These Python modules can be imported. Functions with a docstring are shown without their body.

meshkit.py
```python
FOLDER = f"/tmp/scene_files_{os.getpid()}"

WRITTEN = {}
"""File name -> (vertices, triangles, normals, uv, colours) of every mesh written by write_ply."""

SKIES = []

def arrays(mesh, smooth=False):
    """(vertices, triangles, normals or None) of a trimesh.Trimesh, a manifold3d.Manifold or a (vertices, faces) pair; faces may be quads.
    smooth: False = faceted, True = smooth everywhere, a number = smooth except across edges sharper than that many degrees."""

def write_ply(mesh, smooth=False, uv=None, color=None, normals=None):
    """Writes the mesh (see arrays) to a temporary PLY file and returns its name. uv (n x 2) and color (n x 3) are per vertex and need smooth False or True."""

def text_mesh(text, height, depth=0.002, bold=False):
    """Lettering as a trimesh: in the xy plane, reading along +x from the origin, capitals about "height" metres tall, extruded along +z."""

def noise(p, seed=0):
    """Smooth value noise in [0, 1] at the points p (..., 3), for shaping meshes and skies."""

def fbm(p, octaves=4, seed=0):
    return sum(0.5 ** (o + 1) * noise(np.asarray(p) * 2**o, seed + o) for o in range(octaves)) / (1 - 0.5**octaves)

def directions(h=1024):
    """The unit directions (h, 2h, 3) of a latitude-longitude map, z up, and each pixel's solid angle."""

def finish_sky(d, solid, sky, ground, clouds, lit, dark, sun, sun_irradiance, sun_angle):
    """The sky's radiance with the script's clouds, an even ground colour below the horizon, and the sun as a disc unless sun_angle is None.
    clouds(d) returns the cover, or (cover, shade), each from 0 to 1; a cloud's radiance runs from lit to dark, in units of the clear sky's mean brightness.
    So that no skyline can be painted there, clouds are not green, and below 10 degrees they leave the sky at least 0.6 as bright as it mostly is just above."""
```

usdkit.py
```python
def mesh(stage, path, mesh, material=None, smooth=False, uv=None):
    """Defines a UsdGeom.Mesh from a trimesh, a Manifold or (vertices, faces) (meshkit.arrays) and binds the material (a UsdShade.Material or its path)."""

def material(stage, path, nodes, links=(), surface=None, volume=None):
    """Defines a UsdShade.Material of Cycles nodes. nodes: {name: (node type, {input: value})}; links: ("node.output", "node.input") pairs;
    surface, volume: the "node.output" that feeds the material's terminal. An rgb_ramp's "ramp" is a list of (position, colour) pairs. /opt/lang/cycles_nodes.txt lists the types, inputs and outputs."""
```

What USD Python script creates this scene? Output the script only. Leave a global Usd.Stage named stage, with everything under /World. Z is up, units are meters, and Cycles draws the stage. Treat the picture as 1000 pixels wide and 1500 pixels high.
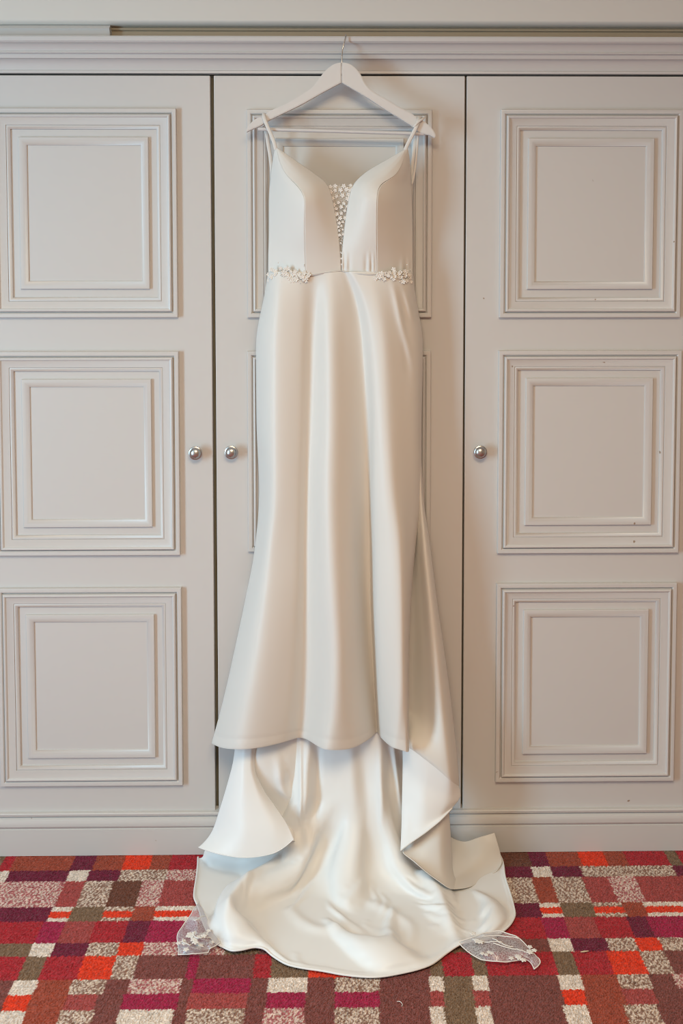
import math, random
import numpy as np
import trimesh
from scipy.interpolate import PchipInterpolator, CubicSpline
from scipy.ndimage import gaussian_filter1d
from shapely.geometry import Polygon
from pxr import Usd, UsdGeom, UsdLux, UsdShade, Gf, Sdf, Vt
import usdkit, meshkit

random.seed(7)
rng = np.random.default_rng(7)
stage = Usd.Stage.CreateInMemory()
UsdGeom.SetStageUpAxis(stage, UsdGeom.Tokens.z)
UsdGeom.SetStageMetersPerUnit(stage, 1.0)
world = UsdGeom.Xform.Define(stage, '/World')
stage.SetDefaultPrim(world.GetPrim())

# ------------------------------------------------------------------ camera
# world: x along the wardrobe (0 = left door joint, 0.6 = right door joint), y = 0 the door faces, room towards -y, z up
CX, CD, CZ, YAW, PITCH, ROLL, FPX, PPY = 0.2739, 2.3766, 1.438, -0.0131, -0.0512, -0.0006, 1457.4, 463.9
EXPOSURE = 0.0
cyw, syw, cp, sp = math.cos(YAW), math.sin(YAW), math.cos(PITCH), math.sin(PITCH)
_r = np.array([cyw, syw, 0.0]); FWD = np.array([-syw * cp, cyw * cp, sp]); _u = np.cross(_r, FWD)
RIGHT = math.cos(ROLL) * _r + math.sin(ROLL) * _u
UP = -math.sin(ROLL) * _r + math.cos(ROLL) * _u
EYE = np.array([CX, -CD, CZ])
cam = UsdGeom.Camera.Define(stage, '/World/camera')
mm = np.eye(4); mm[0, :3] = RIGHT; mm[1, :3] = UP; mm[2, :3] = -FWD; mm[3, :3] = EYE
cam.AddTransformOp().Set(Gf.Matrix4d(*mm.ravel().tolist()))
cam.CreateHorizontalApertureAttr(36.0); cam.CreateVerticalApertureAttr(54.0)
cam.CreateFocalLengthAttr(FPX * 0.036)
cam.CreateVerticalApertureOffsetAttr(-(750 - PPY) * 0.036)
cam.CreateClippingRangeAttr(Gf.Vec2f(0.05, 60))
cam.CreateExposureAttr(EXPOSURE)

# ------------------------------------------------------------------ lights
WIN = dict(x=-2.1, y0=-2.15, y1=-1.50, z0=0.25, z1=2.0)       # the window in the left wall
WINC, CEILC = (9.9, 16.9, 21.6), (17.0, 13.7, 9.2)
def light(l, c):
    l.CreateIntensityAttr(max(c)); l.CreateColorAttr(Gf.Vec3f(*[x / max(max(c), 1e-6) for x in c])); return l
win = light(UsdLux.RectLight.Define(stage, '/World/window_daylight'), WINC)
win.CreateWidthAttr(WIN['y1'] - WIN['y0'] - 0.06); win.CreateHeightAttr(WIN['z1'] - WIN['z0'] - 0.06)
win.AddTranslateOp().Set(Gf.Vec3d(WIN['x'] + 0.02, (WIN['y0'] + WIN['y1']) / 2, (WIN['z0'] + WIN['z1']) / 2))
win.AddRotateXYZOp().Set(Gf.Vec3f(90, 0, -90))
LAMP = (0.30, -2.20, 2.45)                                     # a large warm opal panel lamp under the ceiling
lampl = light(UsdLux.RectLight.Define(stage, '/World/ceiling_glow'), CEILC)
lampl.CreateWidthAttr(1.0); lampl.CreateHeightAttr(1.0)
lampl.AddTranslateOp().Set(Gf.Vec3d(LAMP[0], LAMP[1], LAMP[2] - 0.065))
dome = UsdLux.DomeLight.Define(stage, '/World/sky')
dome.CreateIntensityAttr(0.3); dome.CreateColorAttr(Gf.Vec3f(0.9, 0.95, 1.0))

# ------------------------------------------------------------------ helpers
used = {}
def numbered(path):
    n = used.get(path, 0); used[path] = n + 1
    return path if n == 0 else f'{path}_{n:03d}'
def tag(o, label=None, category=None, group=None, kind=None):
    p = o.GetPrim() if hasattr(o, 'GetPrim') else o
    for k, v in (('label', label), ('category', category), ('group', group), ('kind', kind)):
        if v: p.SetCustomDataByKey(k, v)
    return o
def path_of(o):
    return '/World' if o is None else str(o.GetPath())
def obj(name, mesh, mat, parent=None, smooth=False, label=None, kind=None):
    o = usdkit.mesh(stage, numbered(path_of(parent) + '/' + name), mesh, mat, smooth=smooth)
    return tag(o, label=label, kind=kind)
def thing(name, label, category):
    x = UsdGeom.Xform.Define(stage, numbered('/World/' + name))
    return tag(x, label, category)
def ray(px, py):
    return FWD * FPX + RIGHT * (px - 500) - UP * (py - PPY)
def P(px, py, d):                                   # the point seen at (px, py), d metres in front of the doors
    r = ray(px, py); return EYE + r * ((-d - EYE[1]) / r[1])
def PZ(px, py, z):                                  # the point seen at (px, py) at height z
    r = ray(px, py); return EYE + r * ((z - EYE[2]) / r[2])
def box(x0, x1, y0, y1, z0, z1):
    b = trimesh.creation.box((x1 - x0, y1 - y0, z1 - z0)); b.apply_translation(((x0 + x1) / 2, (y0 + y1) / 2, (z0 + z1) / 2)); return b
def soft_box(x0, x1, y0, y1, z0, z1, c=0.0015):     # chamfered box
    b = [np.array(v) for v in ((x0, y0, z0), (x1, y1, z1))]
    pts = []
    for ix in (0, 1):
        for iy in (0, 1):
            for iz in (0, 1):
                v = np.array([b[ix][0], b[iy][1], b[iz][2]]); s = np.array([1 - 2 * ix, 1 - 2 * iy, 1 - 2 * iz]) * c
                for k in range(3):
                    w = v + s; w[k] = v[k]; pts.append(w)
    return trimesh.convex.convex_hull(np.array(pts))
def cat(ms): return trimesh.util.concatenate(ms)
def tube(pts, rad, n=10, flat=1.0, ny=None):
    pts = np.asarray(pts, float); m = len(pts)
    rad = np.broadcast_to(rad, (m,))
    t = np.gradient(pts, axis=0); t /= np.linalg.norm(t, axis=1, keepdims=True) + 1e-12
    ref = np.array([0, 1, 0.05]) if ny is None else np.asarray(ny, float)
    a = np.cross(t, ref); a /= np.linalg.norm(a, axis=1, keepdims=True) + 1e-12
    b = np.cross(t, a)
    th = np.linspace(0, 2 * math.pi, n, endpoint=False)
    v = pts[:, None] + rad[:, None, None] * (np.cos(th)[None, :, None] * a[:, None] + flat * np.sin(th)[None, :, None] * b[:, None])
    v = v.reshape(-1, 3); f = []
    for i in range(m - 1):
        for j in range(n):
            k = (j + 1) % n
            f += [(i * n + j, i * n + k, (i + 1) * n + k), (i * n + j, (i + 1) * n + k, (i + 1) * n + j)]
    v = np.vstack([v, pts[:1], pts[-1:]]); A, B = m * n, m * n + 1
    for j in range(n):
        k = (j + 1) % n
        f += [(A, k, j), (B, (m - 1) * n + j, (m - 1) * n + k)]
    return trimesh.Trimesh(v, f, process=False)
def spline(pts, n, closed=False):
    pts = np.asarray(pts, float); d = np.r_[0, np.cumsum(np.linalg.norm(np.diff(pts, axis=0), axis=1))]
    return CubicSpline(d, pts, axis=0)(np.linspace(0, d[-1], n))
def loft(rows, nu, nv, su=0.0, sv=0.0, chord=False, us=None):
    """A cloth grid through rows of 3-D control points; knots of equal index run down the cloth unless chord."""
    R = []
    for r in rows:
        r = np.asarray(r, float)
        if chord:
            u = np.r_[0, np.cumsum(np.linalg.norm(np.diff(r, axis=0), axis=1))]; u /= u[-1]
        else:
            u = np.linspace(0, 1, len(r)) if us is None else np.asarray(us)
        R.append(PchipInterpolator(u, r, axis=0)(np.linspace(0, 1, nu)))
    R = np.array(R)
    mid = R.mean(1); v = np.r_[0, np.cumsum(np.linalg.norm(np.diff(mid, axis=0), axis=1))]; v /= v[-1]
    G = PchipInterpolator(v, R, axis=0)(np.linspace(0, 1, nv))
    def sm(G, s, ax):
        e0, e1 = np.take(G, [0], ax), np.take(G, [-1], ax)
        # odd reflection keeps the borders where they are
        k = int(4 * s) + 1
        pre = 2 * e0 - np.flip(np.take(G, range(1, k + 1), ax), ax)
        post = 2 * e1 - np.flip(np.take(G, range(G.shape[ax] - 1 - k, G.shape[ax] - 1), ax), ax)
        H = gaussian_filter1d(np.concatenate([pre, G, post], ax), s, axis=ax)
        return np.take(H, range(k, k + G.shape[ax]), ax)
    if su: G = sm(G, su, 1)
    if sv: G = sm(G, sv, 0)
    return G
def gnormals(G):
    n = np.cross(np.gradient(G, axis=1), np.gradient(G, axis=0))
    return n / (np.linalg.norm(n, axis=2, keepdims=True) + 1e-12)
def solid(G, t=0.0012):
    """The cloth grid with a real thickness t."""
    nv, nu = G.shape[:2]; n = gnormals(G)
    v = np.vstack([(G + n * t / 2).reshape(-1, 3), (G - n * t / 2).reshape(-1, 3)]); N = nv * nu
    i = np.arange(N).reshape(nv, nu)
    a, b, c, d = i[:-1, :-1].ravel(), i[:-1, 1:].ravel(), i[1:, 1:].ravel(), i[1:, :-1].ravel()
    q = [np.c_[a, d, c], np.c_[a, c, b], np.c_[a + N, c + N, d + N], np.c_[a + N, b + N, c + N]]
    ring = np.r_[i[0, :], i[1:, -1], i[-1, -2::-1], i[-2:0:-1, 0]]
    nx = np.roll(ring, -1)
    q += [np.c_[ring, nx, nx + N], np.c_[ring, nx + N, ring + N]]
    return trimesh.Trimesh(v, np.vstack(q)[:, ::-1], process=False)

# ------------------------------------------------------------------ materials
def srgb(r, g, b):
    return tuple(((c / 255) / 12.92 if c / 255 <= 0.04045 else ((c / 255 + 0.055) / 1.055) ** 2.4) for c in (r, g, b))
L = '/World/Looks/'
def mat(name, nodes, links=(), surface='p.BSDF'):
    return usdkit.material(stage, L + name, nodes, links, surface=surface)
def plain(name, col, rough=0.5, **kw):
    return mat(name, {'p': ('principled_bsdf', {'base_color': col, 'roughness': rough, **kw})})
PAINT = (0.608, 0.583, 0.562)
paint = mat('painted_wood', {
    'tc': ('texture_coordinate', {}),
    'mp': ('mapping', {'scale': (9.0, 9.0, 160.0)}),
    'g': ('noise_texture', {'scale': 1.0, 'detail': 3.0}),
    'b': ('bump', {'strength': 0.05, 'distance': 0.002}),
    'chipn': ('noise_texture', {'scale': 38.0, 'detail': 1.0}),
    'chipr': ('rgb_ramp', {'ramp': [(0.0, PAINT), (0.805, PAINT), (0.82, (0.33, 0.25, 0.19)), (1.0, (0.30, 0.22, 0.17))]}),
    'p': ('principled_bsdf', {'roughness': 0.36, 'specular_ior_level': 0.45})},
    [('tc.object', 'mp.vector'), ('mp.vector', 'g.vector'), ('g.fac', 'b.height'), ('b.normal', 'p.normal'),
     ('tc.object', 'chipn.vector'), ('chipn.fac', 'chipr.fac'), ('chipr.color', 'p.base_color')])
wallpaint = mat('wall_paint', {
    'tc': ('texture_coordinate', {}), 'n': ('noise_texture', {'scale': 220.0}), 'b': ('bump', {'strength': 0.08, 'distance': 0.001}),
    'p': ('principled_bsdf', {'base_color': (0.72, 0.60, 0.47), 'roughness': 0.8})},
    [('tc.object', 'n.vector'), ('n.fac', 'b.height'), ('b.normal', 'p.normal')])
fasciapaint = mat('bulkhead_paint', {
    'tc': ('texture_coordinate', {}), 'n': ('noise_texture', {'scale': 90.0}), 'b': ('bump', {'strength': 0.05, 'distance': 0.001}),
    'p': ('principled_bsdf', {'base_color': (0.70, 0.66, 0.60), 'roughness': 0.6})},
    [('tc.object', 'n.vector'), ('n.fac', 'b.height'), ('b.normal', 'p.normal')])
ceilpaint = plain('ceiling_paint', (0.78, 0.74, 0.68), 0.85)
khaki = plain('khaki_board', (0.46, 0.38, 0.28), 0.7)  # one khaki brown tone for the board and batten behind the cornice
olive = plain('divider_edge', (0.20, 0.18, 0.125), 0.6)  # look of the lit door edge in the joint, put into the divider colour
dark = plain('wardrobe_inside', (0.045, 0.04, 0.03), 0.7)
nickel = mat('brushed_nickel', {
    'tc': ('texture_coordinate', {}), 'n': ('noise_texture', {'scale': 300.0}), 'b': ('bump', {'strength': 0.06, 'distance': 0.0005}),
    'p': ('principled_bsdf', {'base_color': (0.50, 0.485, 0.47), 'metallic': 1.0, 'roughness': 0.33})},
    [('tc.object', 'n.vector'), ('n.fac', 'b.height'), ('b.normal', 'p.normal')])
steel = plain('hook_steel', (0.60, 0.58, 0.55), 0.2, metallic=1.0)
whitewood = plain('white_lacquered_wood', (0.64, 0.615, 0.60), 0.38)
def cloth(name, col, rough, trans):
    return mat(name, {
        'tc': ('texture_coordinate', {}), 'n': ('noise_texture', {'scale': 900.0, 'detail': 1.0}), 'b': ('bump', {'strength': 0.05, 'distance': 0.0006}),
        'p': ('principled_bsdf', {'base_color': col, 'roughness': rough, 'specular_ior_level': 0.35, 'sheen_weight': 0.12, 'sheen_roughness': 0.4}),
        't': ('translucent_bsdf', {'color': tuple(c ** 1.3 for c in col)}),
        'm': ('mix_closure', {'fac': trans})},
        [('tc.object', 'n.vector'), ('n.fac', 'b.height'), ('b.normal', 'p.normal'), ('p.BSDF', 'm.closure1'), ('t.BSDF', 'm.closure2')], surface='m.closure')
ivory = cloth('ivory_crepe', (0.815, 0.778, 0.73), 0.46, 0.14)
lining = cloth('white_satin_lining', (0.895, 0.885, 0.87), 0.42, 0.10)
beads = plain('lace_flower_thread', (0.79, 0.75, 0.70), 0.5, sheen_weight=0.2)
def sheer(name, col, fac):
    return mat(name, {
        'd': ('diffuse_bsdf', {'color': col}), 'tl': ('translucent_bsdf', {'color': col}), 'm1': ('mix_closure', {'fac': 0.4}),
        'g': ('glossy_bsdf', {'color': (1, 1, 1), 'roughness': 0.3}), 'm3': ('mix_closure', {'fac': 0.08}),
        'tr': ('transparent_bsdf', {'color': (1, 1, 1)}),
        'tc': ('texture_coordinate', {}), 'n': ('noise_texture', {'scale': 420.0, 'detail': 1.0}),
        'r': ('map_range', {'from_min': 0.35, 'from_max': 0.65, 'to_min': max(fac - 0.2, 0), 'to_max': fac + 0.2, 'clamp': True}),
        'm2': ('mix_closure', {})},
        [('d.BSDF', 'm1.closure1'), ('tl.BSDF', 'm1.closure2'), ('m1.closure', 'm3.closure1'), ('g.BSDF', 'm3.closure2'),
         ('tc.object', 'n.vector'), ('n.fac', 'r.value'), ('r.result', 'm2.fac'),
         ('tr.BSDF', 'm2.closure1'), ('m3.closure', 'm2.closure2')], surface='m2.closure')
net = sheer('sheer_net', (0.78, 0.72, 0.65), 0.55)
tulle = sheer('sheer_tulle', (0.85, 0.84, 0.86), 0.33)
glass = mat('window_glass', {'t': ('transparent_bsdf', {'color': (0.97, 0.98, 0.97)}), 'g': ('glossy_bsdf', {'color': (1, 1, 1), 'roughness': 0.02}),
    'f': ('fresnel', {'IOR': 1.45}), 'm': ('mix_closure', {})},
    [('f.fac', 'm.fac'), ('t.BSDF', 'm.closure1'), ('g.BSDF', 'm.closure2')], surface='m.closure')
opal = plain('opal_panel', (0.9, 0.86, 0.8), 0.4)
carpet = mat('woven_carpet', {
    'c': ('attribute', {'attribute': 'tuft_color'}), 'tc': ('texture_coordinate', {}),
    'n': ('noise_texture', {'scale': 700.0, 'detail': 1.0}), 'b': ('bump', {'strength': 0.35, 'distance': 0.002}),
    'p': ('principled_bsdf', {'roughness': 0.95, 'specular_ior_level': 0.1, 'sheen_weight': 0.12, 'sheen_roughness': 0.6})},
    [('c.color', 'p.base_color'), ('tc.object', 'n.vector'), ('n.fac', 'b.height'), ('b.normal', 'p.normal')])

# ------------------------------------------------------------------ the room
X0, X1, Y0, YB, ZC = -2.1, 3.4, -4.6, 0.62, 2.45
ZT, ZBOT = 1.8904, 0.1033                    # top and bottom of the doors
WL, WR = -0.66, 1.26                         # ends of the wardrobe
def struct(name, mesh, m, parent=None, smooth=False):
    o = obj(name, mesh, m, parent, smooth)
    if parent is None: tag(o, kind='structure')
    return o

# the carpet: woven cells on the floor, read row by row; (x at row mid in the photograph, colour) from the left
PAL = {'red': (164, 38, 47), 'orange': (214, 58, 28), 'rust': (152, 70, 52), 'magenta': (154, 32, 68), 'plum': (108, 30, 54), 'maroon': (122, 68, 63),
       'brown': (106, 64, 50), 'olive': (122, 97, 76), 'cream': (216, 202, 191), 'rose': (158, 70, 68)}
FLECK = {'tweed': ((208, 190, 176), (142, 110, 96)), 'pinktweed': ((208, 184, 174), (168, 98, 100))}
def C(n):
    if n in FLECK: return tuple(srgb(*c) for c in FLECK[n])
    a = np.array(srgb(*PAL[n])); return tuple(a * 0.86), tuple(a * 1.14)
def cells(text):
    t = text.split(); return [(float(t[i]), t[i + 1]) for i in range(0, len(t) - 1, 2)] + [(float(t[-1]), None)]
# x in the photograph where each cell begins, its colour; left part, then the right part after a hidden stretch
ROWS = [
 (1251, 1269, 1242.5, 1274, '-10 olive 5 red 21 rust 108 plum 140 rust 182 orange 222 rust 250 red 300 rust 350 red 420 olive 470 rust 520 maroon 560 red 620 rust 670 tweed 700 brown 776 plum 802 rust 849 orange 887 rust 917 red 978 olive 995 red 1030'),
 (1269, 1285, 1274, 1289, '-20 cream 15 plum 102 cream 131 plum 177 tweed 245 pinktweed 330 plum 400 cream 440 plum 520 tweed 600 plum 680 plum 781 cream 809 plum 854 tweed 992 plum 1030'),
 (1285, 1323, 1289, 1326.5, '-60 pinktweed 90 rose 120 tweed 162 brown 205 pinktweed 237 rose 330 tweed 420 rose 520 tweed 640 brown 700 tweed 785 rust 814 tweed 861 rose 900 pinktweed 941 rose 1030'),
 (1323, 1344.5, 1326.5, 1347.5, '-60 plum 75 stripe 105 olive 152 tstripe 195 rust 227 stripe 330 plum 420 stripe 480 olive 560 tstripe 640 rust 690 plum 793 stripe 824 olive 872 tstripe 917 rust 948 stripe 1040'),
 (1344.5, 1375, 1347.5, 1379, '-60 red 60 magenta 92 rose 137 red 185 plum 217 magenta 300 red 420 magenta 500 rose 560 red 700 red 798 magenta 832 rose 877 red 926 plum 956 magenta 1040'),
 (1375, 1394, 1379, 1399, '-60 olive 48 cream 80 plum 130 tweed 175 orange 210 pinktweed 330 olive 380 maroon 480 cream 540 plum 640 olive 700 maroon 806 cream 840 plum 892 tweed 935 orange 971 tweed 1040'),
 (1394, 1428.5, 1399, 1433.5, '-60 red 35 olive 65 red 120 orange 167 tweed 200 maroon 275 magenta 290 maroon 372 red 397 olive 452 orange 520 tweed 580 maroon 629 olive 648 red 692 olive 712 red 815 olive 845 red 896 orange 946 tweed 984 maroon 1050'),
 (1428.5, 1450, 1433.5, 1455, '-60 maroon 20 cream 55 rust 105 tweed 155 maroon 190 pinktweed 265 maroon 283 magenta 367 maroon 392 cream 450 maroon 490 tweed 556 maroon 629 cream 650 olive 693 cream 716 maroon 820 cream 855 rust 909 tweed 956 maroon 992 pinktweed 1060'),
 (1450, 1473, 1455, 1478.5, '-60 maroon 10 orange 45 rust 97 rose 142 maroon 180 magenta 262 maroon 275 rose 362 maroon 390 magenta 447 maroon 490 magenta 556 maroon 631 rose 651 olive 696 rose 718 maroon 827 orange 860 rust 917 rose 964 maroon 1050'),
 (1473, 1508, 1478.5, 1514, '-80 maroon -2 cream 35 rust 85 tweed 135 maroon 172 cream 252 maroon 272 tweed 357 maroon 385 pinktweed 445 maroon 490 tweed 556 maroon 631 cream 652 olive 699 cream 722 maroon 831 cream 867 rust 922 tweed 972 maroon 1060'),
]
def floor_xy(px, py):
    q = PZ(px, py, 0.0); return q[0], q[1]
NAMES = list(PAL) + list(FLECK); TA = np.array([C(n)[0] for n in NAMES]); TB = np.array([C(n)[1] for n in NAMES])
RW = []
for (yl0, yl1, yr0, yr1, text) in ROWS:
    cs = cells(text); ylm, yrm = (yl0 + yl1) / 2, (yr0 + yr1) / 2
    d0 = (floor_xy(130, yl0)[1] + floor_xy(850, yr0)[1]) / 2; d1 = (floor_xy(130, yl1)[1] + floor_xy(850, yr1)[1]) / 2
    RW.append([d0, d1, [(floor_xy(x, ylm + (yrm - ylm) * (x - 130) / 720)[0], n) for x, n in cs]])
RW[0][0] = 0.03
for k in range(1, len(RW)): RW[k][0] = RW[k - 1][1]
DEPTH = RW[0][0] - RW[-1][1]
def weave(x, y):
    """Index of the yarn colour, and its stripe, at floor points; the pattern repeats in both directions."""
    t = np.mod(RW[0][0] - y, DEPTH); out = np.zeros(x.shape, int)
    for d0, d1, xs in RW:
        a, b = RW[0][0] - d0, RW[0][0] - d1; m = (t >= a) & (t < b)
        if not m.any(): continue
        bx = np.array([q[0] for q in xs]); u = bx[0] + np.mod(x[m] - bx[0], bx[-1] - bx[0])
        k = np.clip(np.searchsorted(bx, u, 'right') - 1, 0, len(xs) - 2); h = (t[m] - a) / (b - a); r = np.zeros(k.shape, int)
        for i, (_, n) in enumerate(xs[:-1]):
            w_ = k == i
            if n in ('stripe', 'tstripe'): r[w_] = np.where((h[w_] > .3) & (h[w_] < .74), NAMES.index('orange'), NAMES.index('cream' if n == 'stripe' else 'tweed'))
            else: r[w_] = NAMES.index(n)
        out[m] = r
    return out
def yarn(x, y, r):
    i = weave(x, y); tw = i >= len(PAL)
    zig = np.mod((x + np.abs(np.mod(y, .020) - .010) * 0.9) / .0095, 1.0)
    f = np.where(tw, (np.where(r.random(x.shape) < .28, r.random(x.shape), zig) > .5), r.random(x.shape))[..., None]
    return (TA[i] * (1 - f) + TB[i] * f) * r.normal(1.0, .13, x.shape).clip(.65, 1.4)[..., None]
def grid(x, y):
    ny_, nx_ = x.shape; i = np.arange(nx_ * ny_).reshape(ny_, nx_)
    a, b, c, d = i[:-1, :-1].ravel(), i[:-1, 1:].ravel(), i[1:, 1:].ravel(), i[1:, :-1].ravel()
    return np.vstack([np.c_[a, b, c], np.c_[a, c, d]])
from scipy.spatial import cKDTree
VX0, VX1, VY0, VY1, PILE, TUFT = -0.75, 1.35, -0.72, 0.0, 0.0021, 0.0035
tx, ty = np.meshgrid(np.arange(VX0 - .01, VX1 + .01, TUFT), np.arange(VY0 - .01, VY1 + .03, TUFT * .87)); tx = tx + (np.arange(tx.shape[0])[:, None] % 2) * TUFT / 2
tx = tx + rng.normal(0, .0007, tx.shape); ty = ty + rng.normal(0, .0007, ty.shape)
tcol = yarn(tx, ty, rng).reshape(-1, 3); th_ = rng.normal(0, .0004, tx.size)
gx, gy = np.meshgrid(np.arange(VX0, VX1, PILE), np.arange(VY0, VY1 + PILE, PILE))
dist, near = cKDTree(np.c_[tx.ravel(), ty.ravel()]).query(np.c_[gx.ravel(), gy.ravel()])
gz = np.where(dist < .0020, .0024 * (1 - (dist / .0022) ** 2), 0) + th_[near] - .0022
pv = np.c_[gx.ravel(), gy.ravel(), gz]; pf = grid(gx, gy)
kx_, ky_ = np.meshgrid(np.arange(X0, X1 + .02, .02), np.arange(Y0, VY0 + .001, .02)); ky_[-1] = VY0
parts_ = [(pv, pf, tcol[near])]
def slab(x0, x1, y0, y1):
    x_, y_ = np.meshgrid(np.linspace(x0, x1, max(2, int((x1 - x0) / .015))), np.linspace(y0, y1, max(2, int((y1 - y0) / .015))))
    parts_.append((np.c_[x_.ravel(), y_.ravel(), np.full(x_.size, -.0008)], grid(x_, y_), yarn(x_, y_, rng).reshape(-1, 3)))
slab(X0, VX0, VY0, YB); slab(VX1, X1, VY0, YB); slab(X0, X1, Y0, VY0); slab(VX0, VX1, VY1, YB)
fv, ff, fc, o_ = [], [], [], 0
for v_, f_, c_ in parts_: fv.append(v_); ff.append(f_ + o_); fc.append(c_); o_ += len(v_)
fl = struct('floor', (np.vstack(fv), np.vstack(ff)), carpet)
UsdGeom.PrimvarsAPI(fl).CreatePrimvar('tuft_color', Sdf.ValueTypeNames.Color3fArray, 'vertex').Set(Vt.Vec3fArray.FromNumpy(np.vstack(fc).astype(np.float32)))
tag(fl, label='red, plum and cream patchwork woven carpet')
struct('ceiling', box(X0, X1, Y0, YB, ZC, ZC + 0.05), ceilpaint)
w = WIN
struct('wall_left', cat([box(X0 - 0.12, X0, Y0, w['y0'], 0, ZC), box(X0 - 0.12, X0, w['y1'], YB, 0, ZC),
                         box(X0 - 0.12, X0, w['y0'], w['y1'], 0, w['z0']), box(X0 - 0.12, X0, w['y0'], w['y1'], w['z1'], ZC)]), wallpaint)
struct('wall_right', box(X1, X1 + 0.1, Y0, YB, 0, ZC), wallpaint)
struct('wall_rear', box(X0, X1, Y0 - 0.1, Y0, 0, ZC), wallpaint)
struct('wall_back', cat([box(X0, WL - 0.001, -0.01, YB, 0, ZC), box(WR + 0.001, X1, -0.01, YB, 0, ZC), box(WL, WR, YB - 0.04, YB, 0, ZC)]), wallpaint)
wn = thing('window_1', None, None); tag(wn, kind='structure')
fr = []
for (a, b, c, d) in ((w['y0'], w['y1'], w['z0'], w['z0'] + 0.04), (w['y0'], w['y1'], w['z1'] - 0.04, w['z1']), (w['y0'], w['y0'] + 0.04, w['z0'], w['z1']), (w['y1'] - 0.04, w['y1'], w['z0'], w['z1'])):
    fr.append(box(X0 - 0.09, X0 - 0.04, a, b, c, d))
obj('window_frame', cat(fr), whitewood, wn)
obj('pane', box(X0 - 0.068, X0 - 0.062, w['y0'] + 0.04, w['y1'] - 0.04, w['z0'] + 0.04, w['z1'] - 0.04), glass, wn)

# bulkhead above the wardrobe, with a rounded lower edge over a shadowed recess
def zpx(y, d=0.0, x=500): return P(x, y, d)[2]
zb0 = zpx(39.2, 0.0)
prof = [(0.10, ZC), (-0.030, ZC), (-0.030, zpx(29, 0.03)), (-0.0285, zpx(31.5, 0.028)), (-0.025, zpx(34, 0.025)), (-0.020, zpx(36.3, 0.020)), (-0.013, zpx(38.2, 0.013)), (-0.006, zpx(39.4, 0.006)), (0.10, zpx(39.6, 0.0))]
def extrude_x(prof, x0, x1):
    p = np.array(prof); m = len(p)
    tri = trimesh.creation.extrude_polygon(Polygon(p), x1 - x0, engine='earcut')
    v = tri.vertices.copy(); tri.vertices = np.c_[v[:, 2] + x0, v[:, 0], v[:, 1]]
    trimesh.repair.fix_normals(tri)
    return tri
struct('trim_1', extrude_x(prof, WL, WR), fasciapaint, smooth=25)

# ------------------------------------------------------------------ the fitted wardrobe
wr = thing('fitted_wardrobe', 'cream painted fitted wardrobe with three panelled doors, cornice and plinth', 'wardrobe')
DT = 0.022
zc0, zc1 = zpx(108, 0.0), zpx(52.5, 0.055)
carc = [box(WL, WL + 0.018, DT + 0.002, 0.56, 0.0, zc1 - 0.02), box(WR - 0.018, WR, DT + 0.002, 0.56, 0.0, zc1 - 0.02),
        box(WL, WR, 0.54, 0.56, 0, zc1 - 0.02), box(WL, WR, DT + 0.03, 0.55, ZBOT - 0.02, ZBOT - 0.002), box(WL, WR, DT + 0.002, 0.55, ZT + 0.004, ZT + 0.02),
        box(-0.012, 0.012, DT + 0.002, 0.55, ZBOT, ZT), box(0.588, 0.612, DT + 0.002, 0.55, ZBOT, ZT)]
obj('carcass', cat(carc[:5]), dark, wr, label='dark inside of the wardrobe seen in the joints')
for c_ in carc[5:]: obj('divider', c_, olive, wr)
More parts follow.
